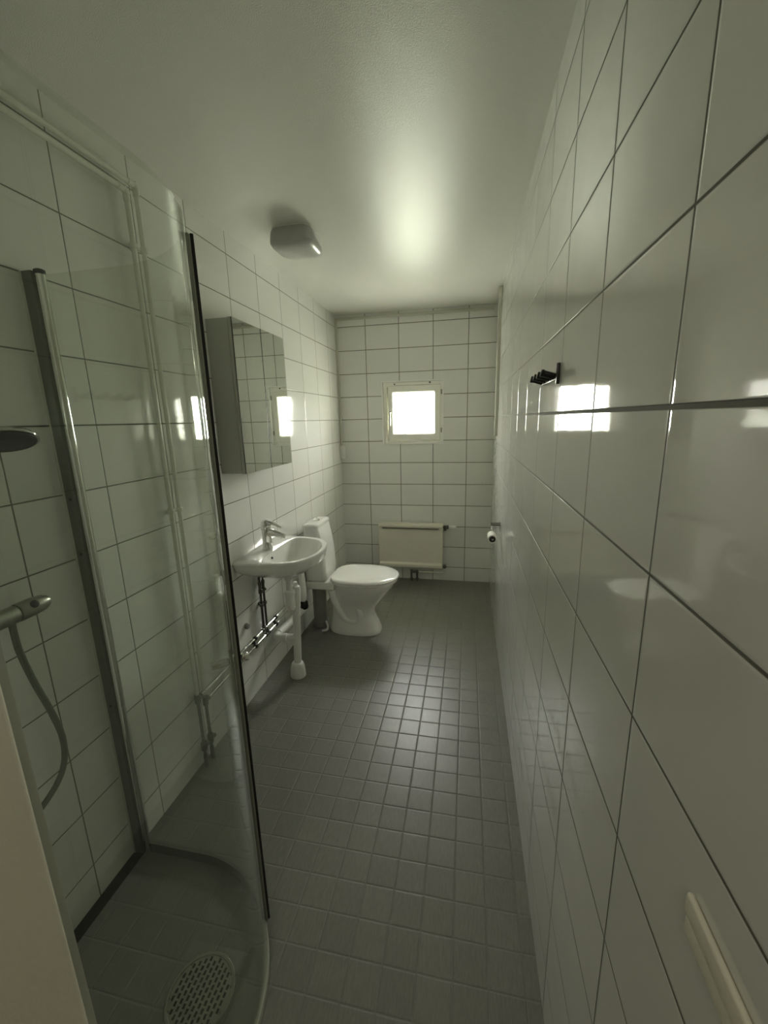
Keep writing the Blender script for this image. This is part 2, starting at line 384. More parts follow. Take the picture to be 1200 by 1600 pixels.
# ------------------------------------------------------------------ washbasin
YS = 2.068; ZS = .828
half = [(0, .271), (.06, .266), (.13, .259), (.20, .251), (.26, .238), (.31, .214), (.345, .178), (.372, .130), (.388, .072), (.394, 0)]
outer = [Vector((XL+.001+a, YS-b, 0)) for a, b in half]+[Vector((XL+.001+a, YS+b, 0)) for a, b in half[-2::-1]]
outer = spline(outer, 6)
ih = [(.118, .05), (.121, .14), (.130, .195), (.150, .222), (.19, .228), (.245, .216), (.292, .192), (.326, .158), (.350, .112), (.366, .060), (.371, 0)]
inner = [Vector((XL+a, YS-b, 0)) for a, b in ih]+[Vector((XL+a, YS+b, 0)) for a, b in ih[-2::-1]]
inner = spline(inner+[inner[0]], 6)
CB = Vector((XL+.21, YS, 0))
def polar(poly, th):
    d = Vector((cos(th), sin(th), 0)); best = None
    n = len(poly)
    for i in range(n):
        a = poly[i]-CB; b = poly[(i+1) % n]-CB; e = b-a
        den = d.x*e.y-d.y*e.x
        if abs(den) < 1e-12: continue
        t = (a.x*e.y-a.y*e.x)/den; u = (a.x*d.y-a.y*d.x)/den
        if t > 0 and -1e-6 <= u <= 1+1e-6: best = t if best is None else max(best, t)
    return CB+d*best
NB = 112
TH_ = [2*pi*j/NB+.001 for j in range(NB)]
O_ = [polar(outer, t) for t in TH_]; I_ = [polar(inner, t) for t in TH_]
DR = Vector((XL+.185, YS, 0))
def mixr(A, Bc, f, z): return [Vector((p.x*(1-f)+Bc.x*f, p.y*(1-f)+Bc.y*f, z)) for p in A]
def wallclip(r): return [Vector((max(p.x, XL+.001), p.y, p.z)) for p in r]
R = []
R.append(mixr(O_, DR, .80, ZS-.150)); R.append(mixr(O_, DR, .66, ZS-.143)); R.append(mixr(O_, DR, .45, ZS-.118)); R.append(mixr(O_, DR, .24, ZS-.088)); R.append(mixr(O_, CB, .10, ZS-.066))
R.append(mixr(O_, CB, .04, ZS-.052)); R.append(mixr(O_, CB, .018, ZS-.030)); R.append(mixr(O_, CB, .002, ZS-.012)); R.append(mixr(O_, CB, 0, ZS-.005)); R.append(mixr(O_, CB, .010, ZS)); R.append(mixr(O_, CB, .03, ZS+.0015))
R.append([Vector((i.x*.85+o.x*.15, i.y*.85+o.y*.15, ZS)) for i, o in zip(I_, O_)])
R.append(mixr(I_, CB, 0, ZS-.001)); R.append(mixr(I_, CB, .03, ZS-.012)); R.append(mixr(I_, DR, .12, ZS-.05)); R.append(mixr(I_, DR, .30, ZS-.090)); R.append(mixr(I_, DR, .55, ZS-.115)); R.append(mixr(I_, DR, .80, ZS-.125)); R.append(mixr(I_, DR, .90, ZS-.130))
bas = thing('washbasin', (XL+.2, YS, ZS-.15), 'white porcelain washbasin mounted on the left wall', 'washbasin')
part(bas, 'bowl', MB().rings([wallclip(r) for r in R]), 'porcelain')
part(bas, 'drain_ring', MB().lathe([(.022, 0), (.026, .002), (.026, .004), (.018, .0045), (.014, .001)], (DR.x, YS, ZS-.132)), 'chrome')
part(bas, 'overflow_hole', MB().lathe([(.0065, 0), (.0065, .004), (.005, .005)], (XL+.1235, YS-.075, ZS-.030), (1, 0, .5), n=16), 'dark_hole')

# faucet
fx, fy = XL+.072, 2.055
fau = thing('basin_faucet', (fx, fy, ZS), 'chrome single lever faucet on the washbasin deck', 'faucet')
fb = MB(); fb.lathe([(.0300, 0), (.0300, .004), (.0268, .008), (.0258, .05), (.0265, .09), (.029, .115), (.029, .132), (.026, .137)], (fx, fy, ZS+.001))
part(fau, 'body', fb, 'chrome')
sp_ = MB()
sp_.tube(spline([(fx+.004, fy, ZS+.094), (fx+.040, fy-.004, ZS+.098), (fx+.078, fy-.010, ZS+.092), (fx+.114, fy-.016, ZS+.083)], 8), [.0265-.0145*(i/24)**.8 for i in range(25)], 18)
sp_.lathe([(.011, 0), (.0115, .012), (.010, .016)], (fx+.104, fy-.0145, ZS+.085), (.12, 0, -1))
part(fau, 'spout', sp_, 'chrome')
lv = MB(); lv.lathe([(.0285, 0), (.0295, .006), (.027, .022), (.017, .031), (.004, .034)], (fx, fy, ZS+.137), (.12, 0, 1))
lr = []
for k, (dx, w, z, t) in enumerate([(.006, .018, .158, .011), (.03, .017, .157, .009), (.055, .015, .148, .007), (.080, .013, .137, .0045), (.092, .010, .132, .003)]):
    lr.append([(fx+dx, fy-.002*k+w*cos(a), ZS+z+t*sin(a)) for a in [2*pi*j/16 for j in range(16)]])
lv.rings(lr)
part(fau, 'lever', lv, 'chrome')

# ------------------------------------------------------------------ basin waste
wt = thing('basin_trap', (-.975, 2.10, 0), 'white plastic bottle trap and standpipe below the washbasin', 'drain pipe')
bx_, by_ = DR.x-.008, 2.066
part(wt, 'rubber_ring', MB().lathe([(.026, 0), (.029, .002), (.029, .008), (.026, .010)], (bx_, by_, ZS-.166)), 'black')
part(wt, 'tailpiece', MB().lathe([(.024, -.020), (.024, -.004), (.019, -.004), (.017, -.03), (.017, -.09), (.0165, -.11)], (bx_, by_, ZS-.162)), 'plastic_white')
part(wt, 'bottle_trap', MB().lathe([(.006, 0), (.020, .003), (.026, .010), (.029, .022), (.029, .060), (.0275, .062), (.0275, .098), (.031, .100), (.031, .122), (.028, .126), (.020, .130)], (bx_, by_, ZS-.375)), 'plastic_white')
sx, sy = -.968, 2.10
st = MB(); st.tube([(bx_+.02, by_+.008, ZS-.262), (sx-.012, sy-.006, ZS-.256)], .017)
st.tube([(sx-.027*(1-h/.6), sy, h) for h in (.03, .42, .425, .47, .53, .575, .592, .598)], [.0225, .0225, .0235, .0255, .0270, .0265, .022, .012], 28)
st.lathe([(.011, 0), (.012, .003), (.012, .022), (.009, .025)], (sx-.002, sy, .594))
part(wt, 'standpipe', st, 'plastic_white')
part(wt, 'floor_collar', MB().lathe([(.045, 0), (.047, .003), (.0455, .03), (.041, .068), (.036, .086), (.030, .094), (.023, .096)], (sx-.026, sy, .001)), 'plastic_white')
br = MB(); br.tube(round_path([(sx-.014, sy, .262), (-1.085, 2.098, .250), (-1.12, 2.10, .252), (-1.125, 2.14, .250)], .035), .0215)
br.lathe([(.027, 0), (.027, .03)], (-1.045, 2.099, .254), (-1, 0, -.1)); 
part(wt, 'branch_pipe', br, 'plastic_white')
single('waste_pipe', MB().tube([(-1.125, 2.142, .252), (-1.125, 2.40, .232), (-1.125, 2.62, .215)], .0235), 'plastic_white', 'white waste pipe low on the left wall running towards the toilet', 'drain pipe')
sv = thing('bottle_pipe', (-1.10, 2.50, .23), 'white bottle shaped pipe behind the trap beside the toilet tank', 'pipe')
part(sv, 'sleeve', MB().lathe([(.013, .38), (.013, .33), (.017, .28), (.023, .22), (.026, .15), (.027, .09), (.024, .065), (.017, .055)][::-1], (-1.115, 2.53, .235)), 'plastic_white')
part(sv, 'rubber_collar', MB().lathe([(.020, 0), (.029, .004), (.031, .02), (.029, .052), (.022, .060)], (-1.115, 2.53, .232)), 'black')

# ------------------------------------------------------------------ supply pipes on the left wall
PX = XL+.028
YA, YB = 1.388, 1.436
ZA, ZB = 2.302, 2.336
g = 'painted riser pipes in the shower corner'
def riser(y, ztop, label, ylow):
    t = thing('riser_pipe', (PX, y, .35), label, 'pipe', g)
    part(t, 'pipe', MB().tube(round_path([(PX, YF+.004, ztop), (PX, y, ztop), (PX, y, .345)], .016), .0085), 'pipe_paint')
    e = MB(); e.lathe([(.0105, 0), (.0105, .022)], (PX, y-.034, ztop), (0, 1, 0)); e.lathe([(.0105, 0), (.0105, .022)], (PX, y, ztop-.034)); e.lathe([(.0112, -.0112), (.0112, .0112)], (PX, y-.003, ztop-.003), (0, 1, -1))
    part(t, 'elbow', e, 'pipe_paint')
    return t
riser(YA, ZA, 'painted riser pipe nearer the shower, the lower one of the pair under the ceiling', 0)
riser(YB, ZB, 'painted riser pipe farther from the shower, the upper one of the pair under the ceiling', 0)
def clip(y0, y1, z0, z1, label, mat='pipe_paint', grp='pipe clips on the left wall'):
    c = MB(); ym, zm = (y0+y1)/2, (z0+z1)/2
    c.box(XL, XL+.018, ym-.010, ym+.010, zm-.010, zm+.010, .002)
    for y, z in ((y0, z0), (y1, z1)): 
        ax = (0, 0, 1) if abs(y1-y0) > abs(z1-z0) else (0, 1, 0)
        c.lathe([(.0118, -.008), (.0128, -.005), (.0128, .005), (.0118, .008)], (PX, y, z), ax)
    c.tube([(XL+.02, y0, z0), (XL+.02, y1, z1)], .006)
    return single('pipe_clip', c, mat, label, 'pipe clip', None, grp)
clip(YA, YB, 2.135, 2.135, 'pipe clip on the painted risers just below the ceiling elbow')
clip(YA, YB, 1.193, 1.193, 'pipe clip on the painted risers at mid height behind the shower glass')
g2 = 'chrome supply pipes along the skirting'
ZC1, ZC2 = .352, .306
def supply(y0, z, yr, label):
    t = thing('supply_pipe', (PX, y0, z), label, 'pipe', g2)
    part(t, 'pipe', MB().tube([(PX, y0, z), (PX, 2.62, z)], .0075), 'chrome')
    part(t, 'branch', MB().tube(round_path([(PX, yr, z), (PX+.0, yr, .60)], .01), .0065), 'steel_dark')
    f = MB(); f.lathe([(.0125, -.02), (.0125, .02)], (PX, y0, z)); f.lathe([(.0125, 0), (.0125, .022)], (PX, y0, z), (0, 1, 0))
    part(t, 'tee', f, 'alu_dark')
    f = MB(); f.lathe([(.0125, -.02), (.0125, .02)], (PX, yr, z), (0, 1, 0)); f.lathe([(.0110, 0), (.0110, .022)], (PX, yr, z))
    part(t, 'tee', f, 'alu_dark')
    dn = MB(); dn.tube([(PX, y0, z), (PX, y0, .06)], .0072)
    part(t, 'drop_pipe', dn, 'alu_dark')
    vl = MB(); vl.lathe([(.011, 0), (.014, .004), (.014, .040), (.011, .046)], (PX, y0, .085)); vl.lathe([(.010, 0), (.010, .022), (.007, .026)], (PX, y0, .108), (.4, 1, 0)); vl.tube([(PX, y0, .06), (PX, y0, .001)], .0095)
    part(t, 'stop_valve', vl, 'alu_dark')
    av = MB(); av.lathe([(.0095, 0), (.0120, .004), (.0120, .024), (.0085, .028), (.0085, .046), (.0105, .050), (.0105, .066), (.0075, .070)], (PX, yr, .575)); av.lathe([(.007, 0), (.007, .018)], (PX, yr, .590), (1, -.4, 0))
    part(t, 'angle_valve', av, 'alu_dark')
    return t
sp1 = supply(YA, ZC1, 2.005, 'chrome supply pipe along the left wall, the upper one of the low pair')
part(sp1, 'toilet_branch', MB().tube(round_path([(PX, 2.615, .352), (PX, 2.66, .352), (PX-.006, 2.66, .5), (PX-.006, 2.66, .72)], .02), .006), 'chrome_dull')
supply(YB, ZC2, 2.042, 'chrome supply pipe along the left wall, the lower one of the low pair')
clip(1.90, 1.90, ZC2, ZC1, 'black pipe clip on the low chrome pipes nearer the shower door', 'black_gloss')
clip(2.155, 2.155, ZC2, ZC1, 'black pipe clip on the low chrome pipes beside the trap standpipe', 'black_gloss')
clip(2.005, 2.042, .505, .505, 'dark pipe clip under the angle valves below the washbasin', 'alu_dark')
single('wall_plug', MB().lathe([(.014, 0), (.017, .004), (.017, .014), (.013, .020), (.006, .022)], (XL, 1.862, .447), (1, 0, 0)), 'grey_plastic', 'small grey round plug on the tiles beside the shower door edge', 'wall plug')
h1 = thing('supply_hose', (PX, 2.005, .64), 'dark flexible supply hose with red ring under the washbasin', 'hose')
part(h1, 'hose', MB().tube(spline([(PX, 2.005, .64), (PX, 2.003, .68), (PX+.003, 1.988, .72), (PX+.012, 1.962, .752), (PX+.02, 1.968, .765)], 8), .0052, 10), 'steel_dark')
part(h1, 'ring', MB().lathe([(.0068, 0), (.0068, .012)], (PX+.012, 1.962, .745)), 'red')
h2 = single('supply_hose', MB().tube(spline([(PX, 2.042, .64), (PX, 2.044, .69), (PX+.004, 2.046, .73), (PX+.012, 2.055, .768)], 8), .0052, 10), 'steel_dark', 'straight dark flexible supply hose without ring under the washbasin', 'hose')

# ------------------------------------------------------------------ toilet
YT = 2.722
toi = thing('toilet', (-.80, YT, 0), 'white porcelain toilet with closed lid against the left wall', 'toilet')
def ell(cx, hx, hy, z, e=2.2, n=64, eb=None, bw=1.0, cy=YT):
    r = []
    for j in range(n):
        t = 2*pi*j/n; c, s_ = cos(t), sin(t)
        e_ = eb if (eb and c < 0) else e
        x = cx+hx*math.copysign(abs(c)**(2/e_), c); y = cy+hy*math.copysign(abs(s_)**(2/e_), s_)
        if c < 0: y = cy+(y-cy)*(1-(1-bw)*min(1, -c)**2)
        r.append((x, y, z))
    return r
def xr(xb, xf): return ((xb+xf)/2, (xf-xb)/2)
prof = [  # z, back x, front x, half width, exponent
    (0.000, -.985, -.598, .108, 2.7), (0.010, -.988, -.596, .110, 2.7), (0.030, -.985, -.600, .107, 2.7), (.075, -.975, -.617, .097, 2.6), (.130, -.968, -.640, .086, 2.5),
    (.165, -.966, -.646, .084, 2.4), (.200, -.965, -.632, .090, 2.3), (.250, -.962, -.594, .112, 2.2), (.300, -.955, -.553, .138, 2.2), (.345, -.945, -.518, .160, 2.2), (.375, -.94, -.497, .172, 2.25), (.398, -.94, -.488, .176, 2.3), (.404, -.938, -.492, .172, 2.3)]
rg = []
for z, a, b, hy, e in prof:
    cx, hx = xr(a, b); rg.append(ell(cx, hx, hy, z, e, bw=.72 if z > .2 else .95))
part(toi, 'bowl', MB().rings(rg), 'porcelain')
# deck under the tank
dk = MB(); dk.box(-1.125, -.915, YT-.112, YT+.112, .345, .404, .010, 3)
part(toi, 'deck', dk, 'porcelain')
# moulded trapway on both sides
tr_ = MB()
for sgn in (-1, 1):
    yy = YT+sgn*.070
    tr_.tube(spline([(-.945, yy, .330), (-.925, yy+sgn*.004, .255), (-.885, yy+sgn*.002, .165), (-.845, yy, .112), (-.79, yy, .094), (-.752, yy-sgn*.002, .115), (-.742, yy-sgn*.004, .165), (-.765, yy-sgn*.008, .225)], 8), .027, 16)
part(toi, 'trapway', tr_, 'porcelain')
# outlet behind pedestal
ou = MB(); ou.lathe([(.052, .002), (.052, .30), (.050, .34)], (-1.075, YT+.02, 0)); ou.lathe([(.058, .001), (.058, .05)], (-1.075, YT+.02, 0)); 
part(toi, 'outlet_pipe', ou, 'grey_plastic', 'grey plastic outlet pipe')
part(toi, 'floor_bracket', MB().tube(spline([(-1.0, YT-.075, .085), (-.985, YT-.085, .05), (-.995, YT-.088, .02), (-1.03, YT-.082, .006)], 6), [.007]*10+[.009]*9, 10), 'plastic_white')
# seat and lid
seat = [(.404, -.930, -.476, .178), (.408, -.936, -.470, .184), (.418, -.936, -.468, .186), (.422, -.932, -.472, .182)]
part(toi, 'seat', MB().rings([ell(*xr(a, b), hy, z, 2.2, eb=4.6, bw=.80) for z, a, b, hy in seat]), 'seat')
lid = [(.424, -.938, -.470, .184), (.428, -.944, -.463, .190), (.437, -.944, -.462, .191), (.444, -.940, -.467, .186), (.449, -.925, -.485, .170), (.452, -.88, -.53, .12), (.453, -.80, -.62, .05)]
part(toi, 'lid', MB().rings([ell(*xr(a, b), hy, z, 2.2, eb=4.6, bw=.80) for z, a, b, hy in lid]), 'seat')
for s_ in (-1, 1): part(toi, 'hinge', MB().lathe([(.010, 0), (.011, .003), (.011, .04), (.009, .043)], (-.935, YT+s_*.075-.02, .416), (0, 1, 0)), 'seat')
# tank
def rrect(x0, x1, y0, y1, z, r, n=6):
    out = []
    for cx, cy, a0 in ((x1-r, y1-r, 0), (x0+r, y1-r, 90), (x0+r, y0+r, 180), (x1-r, y0+r, 270)):
        for k in range(n+1):
            a = radians(a0+90*k/n); out.append((cx+r*cos(a), cy+r*sin(a), z))
    return out
tk = []
for z, xb, xf, hy, r in ((.406, -1.115, -.985, .118, .03), (.412, -1.118, -.972, .130, .035), (.45, -1.12, -.967, .137, .038), (.56, -1.12, -.971, .140, .038), (.68, -1.12, -.984, .141, .036), (.79, -1.12, -1.006, .140, .032), (.800, -1.12, -1.010, .139, .030)):
    tk.append(rrect(xb, xf, YT+.016-hy, YT+.016+hy, z, r))
part(toi, 'tank', MB().rings(tk), 'porcelain')
tl = []
for z, xb, xf, hy, r in ((.801, -1.122, -1.007, .141, .030), (.806, -1.124, -1.004, .143, .030), (.820, -1.122, -1.007, .141, .030), (.827, -1.114, -1.016, .132, .026), (.829, -1.10, -1.03, .11, .02)):
    tl.append(rrect(xb, xf, YT+.016-hy, YT+.016+hy, z, r))
part(toi, 'tank_lid', MB().rings(tl), 'porcelain')
bt = part(toi, 'flush_button', MB().lathe([(.024, 0), (.024, .007), (.021, .009)], (-1.062, YT+.016, .828), n=28).box(-1.066, -1.058, YT+.0, YT+.032, .837, .852, .003), 'chrome')
# ------------------------------------------------------------------ toilet roll holder (right wall)
trh = thing('toilet_roll_holder', (XR, 2.68, .80), 'chrome toilet roll holder on the right wall by the toilet', 'toilet roll holder')
pl = MB(); pl.box(XR-.006, XR-.001, 2.65, 2.70, .800, .862, .002)
part(trh, 'wall_plate', pl, 'chrome')
ar = MB(); ar.box(XR-.060, XR-.004, 2.655, 2.664, .842, .851, .001); ar.box(XR-.060, XR-.004, 2.655, 2.664, .856, .862, .001); ar.box(XR-.062, XR-.056, 2.655, 2.70, .842, .862, .001)
part(trh, 'arm', ar, 'alu_dark')
part(trh, 'spindle', MB().tube(round_path([(XR-.058, 2.70, .85), (XR-.058, 2.712, .776), (XR-.056, 2.56, .776)], .01), .006), 'chrome')
rl = thing('toilet_roll', (XR-.056, 2.63, .748), 'almost used up white toilet roll on the chrome holder', 'toilet roll')
rm_ = MB(); n = 40
rg = []
for r, y in ((.0205, 2.58), (.028, 2.58), (.028, 2.675), (.0205, 2.675), (.0205, 2.58)):
    rg.append([(XR-.056+r*cos(2*pi*j/n), y, .773+r*sin(2*pi*j/n)) for j in range(n)])
rm_.rings(rg, False, False); part(rl, 'paper', rm_, 'paper')
rg = []
for r, y in ((.0175, 2.578), (.0205, 2.578), (.0205, 2.677), (.0175, 2.677), (.0175, 2.578)):
    rg.append([(XR-.056+r*cos(2*pi*j/n), y, .773+r*sin(2*pi*j/n)) for j in range(n)])
c_ = MB(); c_.rings(rg, False, False); part(rl, 'cardboard_core', c_, 'cardboard')

# ------------------------------------------------------------------ hook rack (right wall)
hr = thing('hook_rack', (XR, 1.25, 1.60), 'black hook rack with four pegs on the right wall', 'hook rack')
part(hr, 'rail', MB().box(XR-.006, XR-.001, 1.143, 1.37, 1.617, 1.633, .001), 'black_gloss')
part(hr, 'end_plate', MB().box(XR-.009, XR-.001, 1.134, 1.144, 1.604, 1.655, .0015), 'black_gloss')
for k in range(4):
    y = 1.172+k*.060
    m_ = MB(); m_.tube([(XR-.006, y, 1.625), (XR-.035, y, 1.634)], .0085, 14); m_.lathe([(.0085, 0), (.0098, .002), (.0098, .007), (.008, .009)], (XR-.032, y, 1.6333), (-1, 0, .24), n=16)
    part(hr, 'peg', m_, 'black_gloss')

# cream rail low on right wall close to the camera
rr_ = thing('wall_guard', (XR, .31, 1.02), 'cream plastic guard strip with rounded end on the right wall, bottom right', 'wall guard')
def sheared(x0, y0, y1, z0, z1, bev):
    m_ = MB().box(XR-x0, XR-.0005, y0, y1, z0, z1, bev, 3); m_.v = [(x, y, z-(.357-y)*.045) for x, y, z in m_.v]; return m_
part(rr_, 'upper_strip', sheared(.007, .20, .357, 1.0525, 1.077, .0032), 'paint_cream')
part(rr_, 'lower_strip', sheared(.005, .20, .356, 1.030, 1.050, .0023), 'paint_cream')

# ------------------------------------------------------------------ shower enclosure
CX, CY, RR = -.885, .620, .385
ZG0, ZG1 = .022, 1.925
sh = thing('shower_enclosure', (-.84, .64, 0), 'curved glass corner shower enclosure with chrome profiles', 'shower enclosure')
def arcpath(side, off=0.0):
    pts = []
    if side == 'near':
        pts.append(Vector((CX+RR+off, YF+.022, 0)))
        pts += [Vector((CX+(RR+off)*cos(radians(a)), CY+(RR+off)*sin(radians(a)), 0)) for a in [41.2*k/26 for k in range(27)]]
    else:
        pts.append(Vector((XL+.055, CY+RR+off, 0)))
        pts += [Vector((CX+(RR+off)*cos(radians(a)), CY+(RR+off)*sin(radians(a)), 0)) for a in [90-(90-43.2)*k/26 for k in range(27)]]
    return pts
def extr(path, t, z0, z1):
    """vertical sheet of thickness t along path"""
    rg = []; P = path
    for i, p in enumerate(P):
        d = (P[min(i+1, len(P)-1)]-P[max(i-1, 0)]).normalized(); nrm = Vector((d.y, -d.x, 0))*t/2
        rg.append([p+nrm+Vector((0, 0, z0)), p-nrm+Vector((0, 0, z0)), p-nrm+Vector((0, 0, z1)), p+nrm+Vector((0, 0, z1))])
    m_ = MB(); m_.rings(rg, smooth=True); return m_
def onarc(a, r): return Vector((CX+r*cos(radians(a)), CY+r*sin(radians(a)), 0))
for side in ('near', 'far'):
    P = arcpath(side)
    gd = part(sh, 'glass_door', extr(P, .005, ZG0, ZG1), 'glass')
    part(gd, 'bottom_seal', extr(P, .010, .004, ZG0+(.006 if side == 'near' else .020)), 'seal_clear' if side == 'near' else 'alu_dark')  # far seal gets a darker colour and more height for its backlit shade
    def radial(a_, r0, r1, w, z0, z1, bev=.001):
        """upright bar at arc angle a_, spanning r0..r1 radially and w tangentially"""
        o_ = onarc(a_, 0); u = (onarc(a_, 1)-o_).normalized(); t_ = Vector((-u.y, u.x, 0)); o_ = Vector((CX, CY, 0))
        mm = MB().box(r0, r1, -w/2, w/2, z0, z1, bev)
        mm.v = [tuple(o_+u*p[0]+t_*p[1]+Vector((0, 0, p[2]))) for p in mm.v]; return mm
    if side == 'near':
        ep = part(gd, 'edge_profile', radial(40.6, RR-.0075, RR+.0085, .012, ZG0-.01, ZG1-.004), 'chrome_dull')
        part(gd, 'glass_lip', radial(39.9, RR-.0105, RR-.0078, .010, ZG0-.01, ZG1-.004), 'chrome')
        part(gd, 'magnet_seal', radial(41.4, RR+.0125, RR+.0195, .010, ZG0-.012, ZG1-.002), 'black')
        part(gd, 'seal_lip', radial(41.0, RR+.0087, RR+.0123, .008, ZG0-.012, ZG1-.004), 'seal_clear')
        part(gd, 'door_handle', radial(40.6, RR-.056, RR-.0108, .018, .912, .930, .004), 'chrome')
        part(gd, 'door_handle', radial(40.6, RR+.0198, RR+.040, .018, .912, .930, .004), 'chrome')
    else:
        part(gd, 'edge_profile', radial(43.4, RR-.004, RR+.006, .010, ZG0-.01, ZG1-.012), 'chrome_dull')
# wall profile on the left wall
YP = CY+RR
wp = MB(); wp.box(XL+.0005, XL+.036, YP-.016, YP+.016, .001, 1.935, .0015)
wpo = part(sh, 'wall_profile', wp, 'alu_dark')
part(wpo, 'edge_strip', MB().box(XL+.0005, XL+.007, YP-.0185, YP-.0155, .001, 1.935, .0008), 'edge_light')
for z_ in (.62, 1.15, 1.32): part(wpo, 'screw', MB().lathe([(.005, 0), (.004, .002)], (XL+.022, YP-.016, z_), (0, -1, 0), n=12), 'black')
pv = part(sh, 'pivot_post', MB().lathe([(.0118, .002), (.0118, 1.928)], (XL+.047, YP, 0), n=24), 'chrome')
part(pv, 'end_cap', MB().lathe([(.0125, 0), (.0135, .003), (.0135, .010), (.009, .013)], (XL+.047, YP, 1.927)), 'black')
# wall profile on the door wall
wp2 = MB(); wp2.box(CX+RR-.022, CX+RR+.009, YF+.001, YF+.034, .001, 1.935, .002)
wq = part(sh, 'wall_profile', wp2, 'strip_grey')
part(wq, 'dark_gap_strip', MB().box(CX+RR+.009, CX+RR+.014, YF+.001, YF+.009, .001, 1.935), 'black')  # black strip added to darken the gap beside the door lining

# ------------------------------------------------------------------ shower mixer, hose and hand shower
mz, mx = 1.076, XL+.068
mix = thing('shower_mixer', (mx, .64, mz), 'chrome thermostatic shower mixer on the left wall', 'mixer')
bm_ = MB(); bm_.lathe([(.020, .50), (.0215, .505), (.0225, .60), (.0225, .745), (.0215, .748)], (mx, 0, mz), (0, 1, 0), n=28)
part(mix, 'body', bm_, 'chrome_dull')
part(mix, 'temperature_knob', MB().lathe([(.0225, 0), (.024, .003), (.024, .04), (.021, .066), (.015, .078), (.006, .082)], (mx, .750, mz), (0, 1, 0), n=28), 'chrome_dull')
part(mix, 'knob_button', MB().lathe([(.010, 0), (.010, .003), (.008, .0035)], (mx+.0195, .782, mz+.012), (1, 0, .6), n=20), 'black')
part(mix, 'flow_knob', MB().lathe([(.0225, 0), (.024, .003), (.024, .045), (.020, .06)], (mx, .50, mz), (0, -1, 0), n=28), 'chrome_dull')
for y in (.55, .70): part(mix, 'wall_connection', MB().lathe([(.030, .001), (.031, .006), (.022, .016), (.014, .018), (.014, .062)], (XL, y, mz), (1, 0, 0)), 'chrome')
part(mix, 'lever_stop', MB().box(mx-.012, mx+.010, .60, .66, mz+.018, mz+.040, .006), 'black')
hs = thing('hand_shower', (XL+.1, .50, 1.2), 'chrome hand shower with dark face and hose on the left wall', 'hand shower')
hp = spline([(mx, .735, mz-.018), (mx, .737, .98), (mx+.002, .752, .88), (mx+.004, .774, .775), (mx+.006, .786, .68), (mx+.008, .772, .605), (mx+.01, .725, .558), (mx+.015, .64, .54), (mx+.02, .56, .60), (mx+.03, .50, .80), (mx+.06, .48, 1.10), (mx+.06, .49, 1.36)], 10)
part(hs, 'hose', MB().tube(hp, .0078, 12), 'hose_grey')
hc = Vector((-.925, .684, 1.503)); hn = Vector((.36, -.22, -.90)).normalized()
hdm = MB(); hdm.lathe([(.012, -.022), (.034, -.018), (.050, -.010), (.055, -.003), (.0545, 0)], tuple(hc), tuple(hn), n=36)
ho = part(hs, 'shower_head', hdm, 'chrome')
part(hs, 'spray_face', MB().lathe([(.0505, 0), (.050, .002), (.030, .003), (.028, .0045), (.010, .005)], tuple(hc), tuple(hn), n=36), 'spray')
part(hs, 'handle', MB().tube(spline([tuple(hc-hn*.014), (-.965, .635, 1.512), (-1.01, .57, 1.48), (-1.045, .50, 1.40), (-1.048, .49, 1.35)], 6), [.012]*25, 14), 'chrome')
rail = thing('slider_rail', (XL+.05, .47, .95), 'chrome slider rail holding the hand shower', 'shower rail')
rmb = MB(); rmb.tube([(XL+.055, .47, 1.20), (XL+.055, .47, 1.85)], .010)
for z in (1.22, 1.83): rmb.tube([(XL, .47, z), (XL+.055, .47, z)], .009)
part(rail, 'bar', rmb, 'chrome')
part(rail, 'holder', MB().box(XL+.04, XL+.115, .455, .50, 1.36, 1.40, .008), 'chrome')

# ------------------------------------------------------------------ floor drain
dr = thing('floor_drain', (-.69, .69, 0), 'round perforated steel floor drain inside the shower', 'floor drain')
part(dr, 'frame', MB().box(-.785, -.595, .595, .795, .0003, .0022, .0008), 'floor')
gm = MB(); DC = (-.690, .690); RD = .088
gm.lathe([(RD, .002), (RD+.003, .0045), (RD, .007), (RD-.006, .007), (RD-.007, .005)], (DC[0], DC[1], 0), n=56, cap0=False, cap1=False)
# plate with punched slots: grid of quads with holes
nx, ny = 13, 11
def drainplate():
    m_ = MB(); z = .0052; st_x = 2*RD/nx; st_y = 2*RD/ny
    for i in range(nx):
        for j in range(ny):
            x0 = DC[0]-RD+i*st_x; y0 = DC[1]-RD+j*st_y+(st_y/2 if i % 2 else 0)
            cx, cy = x0+st_x/2, y0+st_y/2; q = math.hypot(cx-DC[0], cy-DC[1])
            if q > RD-.001: continue
            A = [(x0, y0), (x0+st_x, y0), (x0+st_x, y0+st_y), (x0, y0+st_y)]
            if q > RD-.011: m_.add([(a, b, z) for a, b in A], [(0, 1, 2, 3)]); continue
            hx, hy = st_x*.25, st_y*.34
            Bq = [(cx-hx, cy-hy), (cx+hx, cy-hy), (cx+hx, cy+hy), (cx-hx, cy+hy)]
            m_.add([(a, b, z) for a, b in A]+[(a, b, z) for a, b in Bq]+[(a, b, z-.003) for a, b in Bq],
                   [(0, 1, 5, 4), (1, 2, 6, 5), (2, 3, 7, 6), (3, 0, 4, 7), (4, 5, 9, 8), (5, 6, 10, 9), (6, 7, 11, 10), (7, 4, 8, 11)])
    return m_
part(dr, 'rim', gm, 'steel_drain')
part(dr, 'grate', drainplate(), 'steel_drain')
part(dr, 'sump', MB().lathe([(RD-.004, .0005), (RD-.004, .0022)], (DC[0], DC[1], 0), n=40), 'dark_hole')

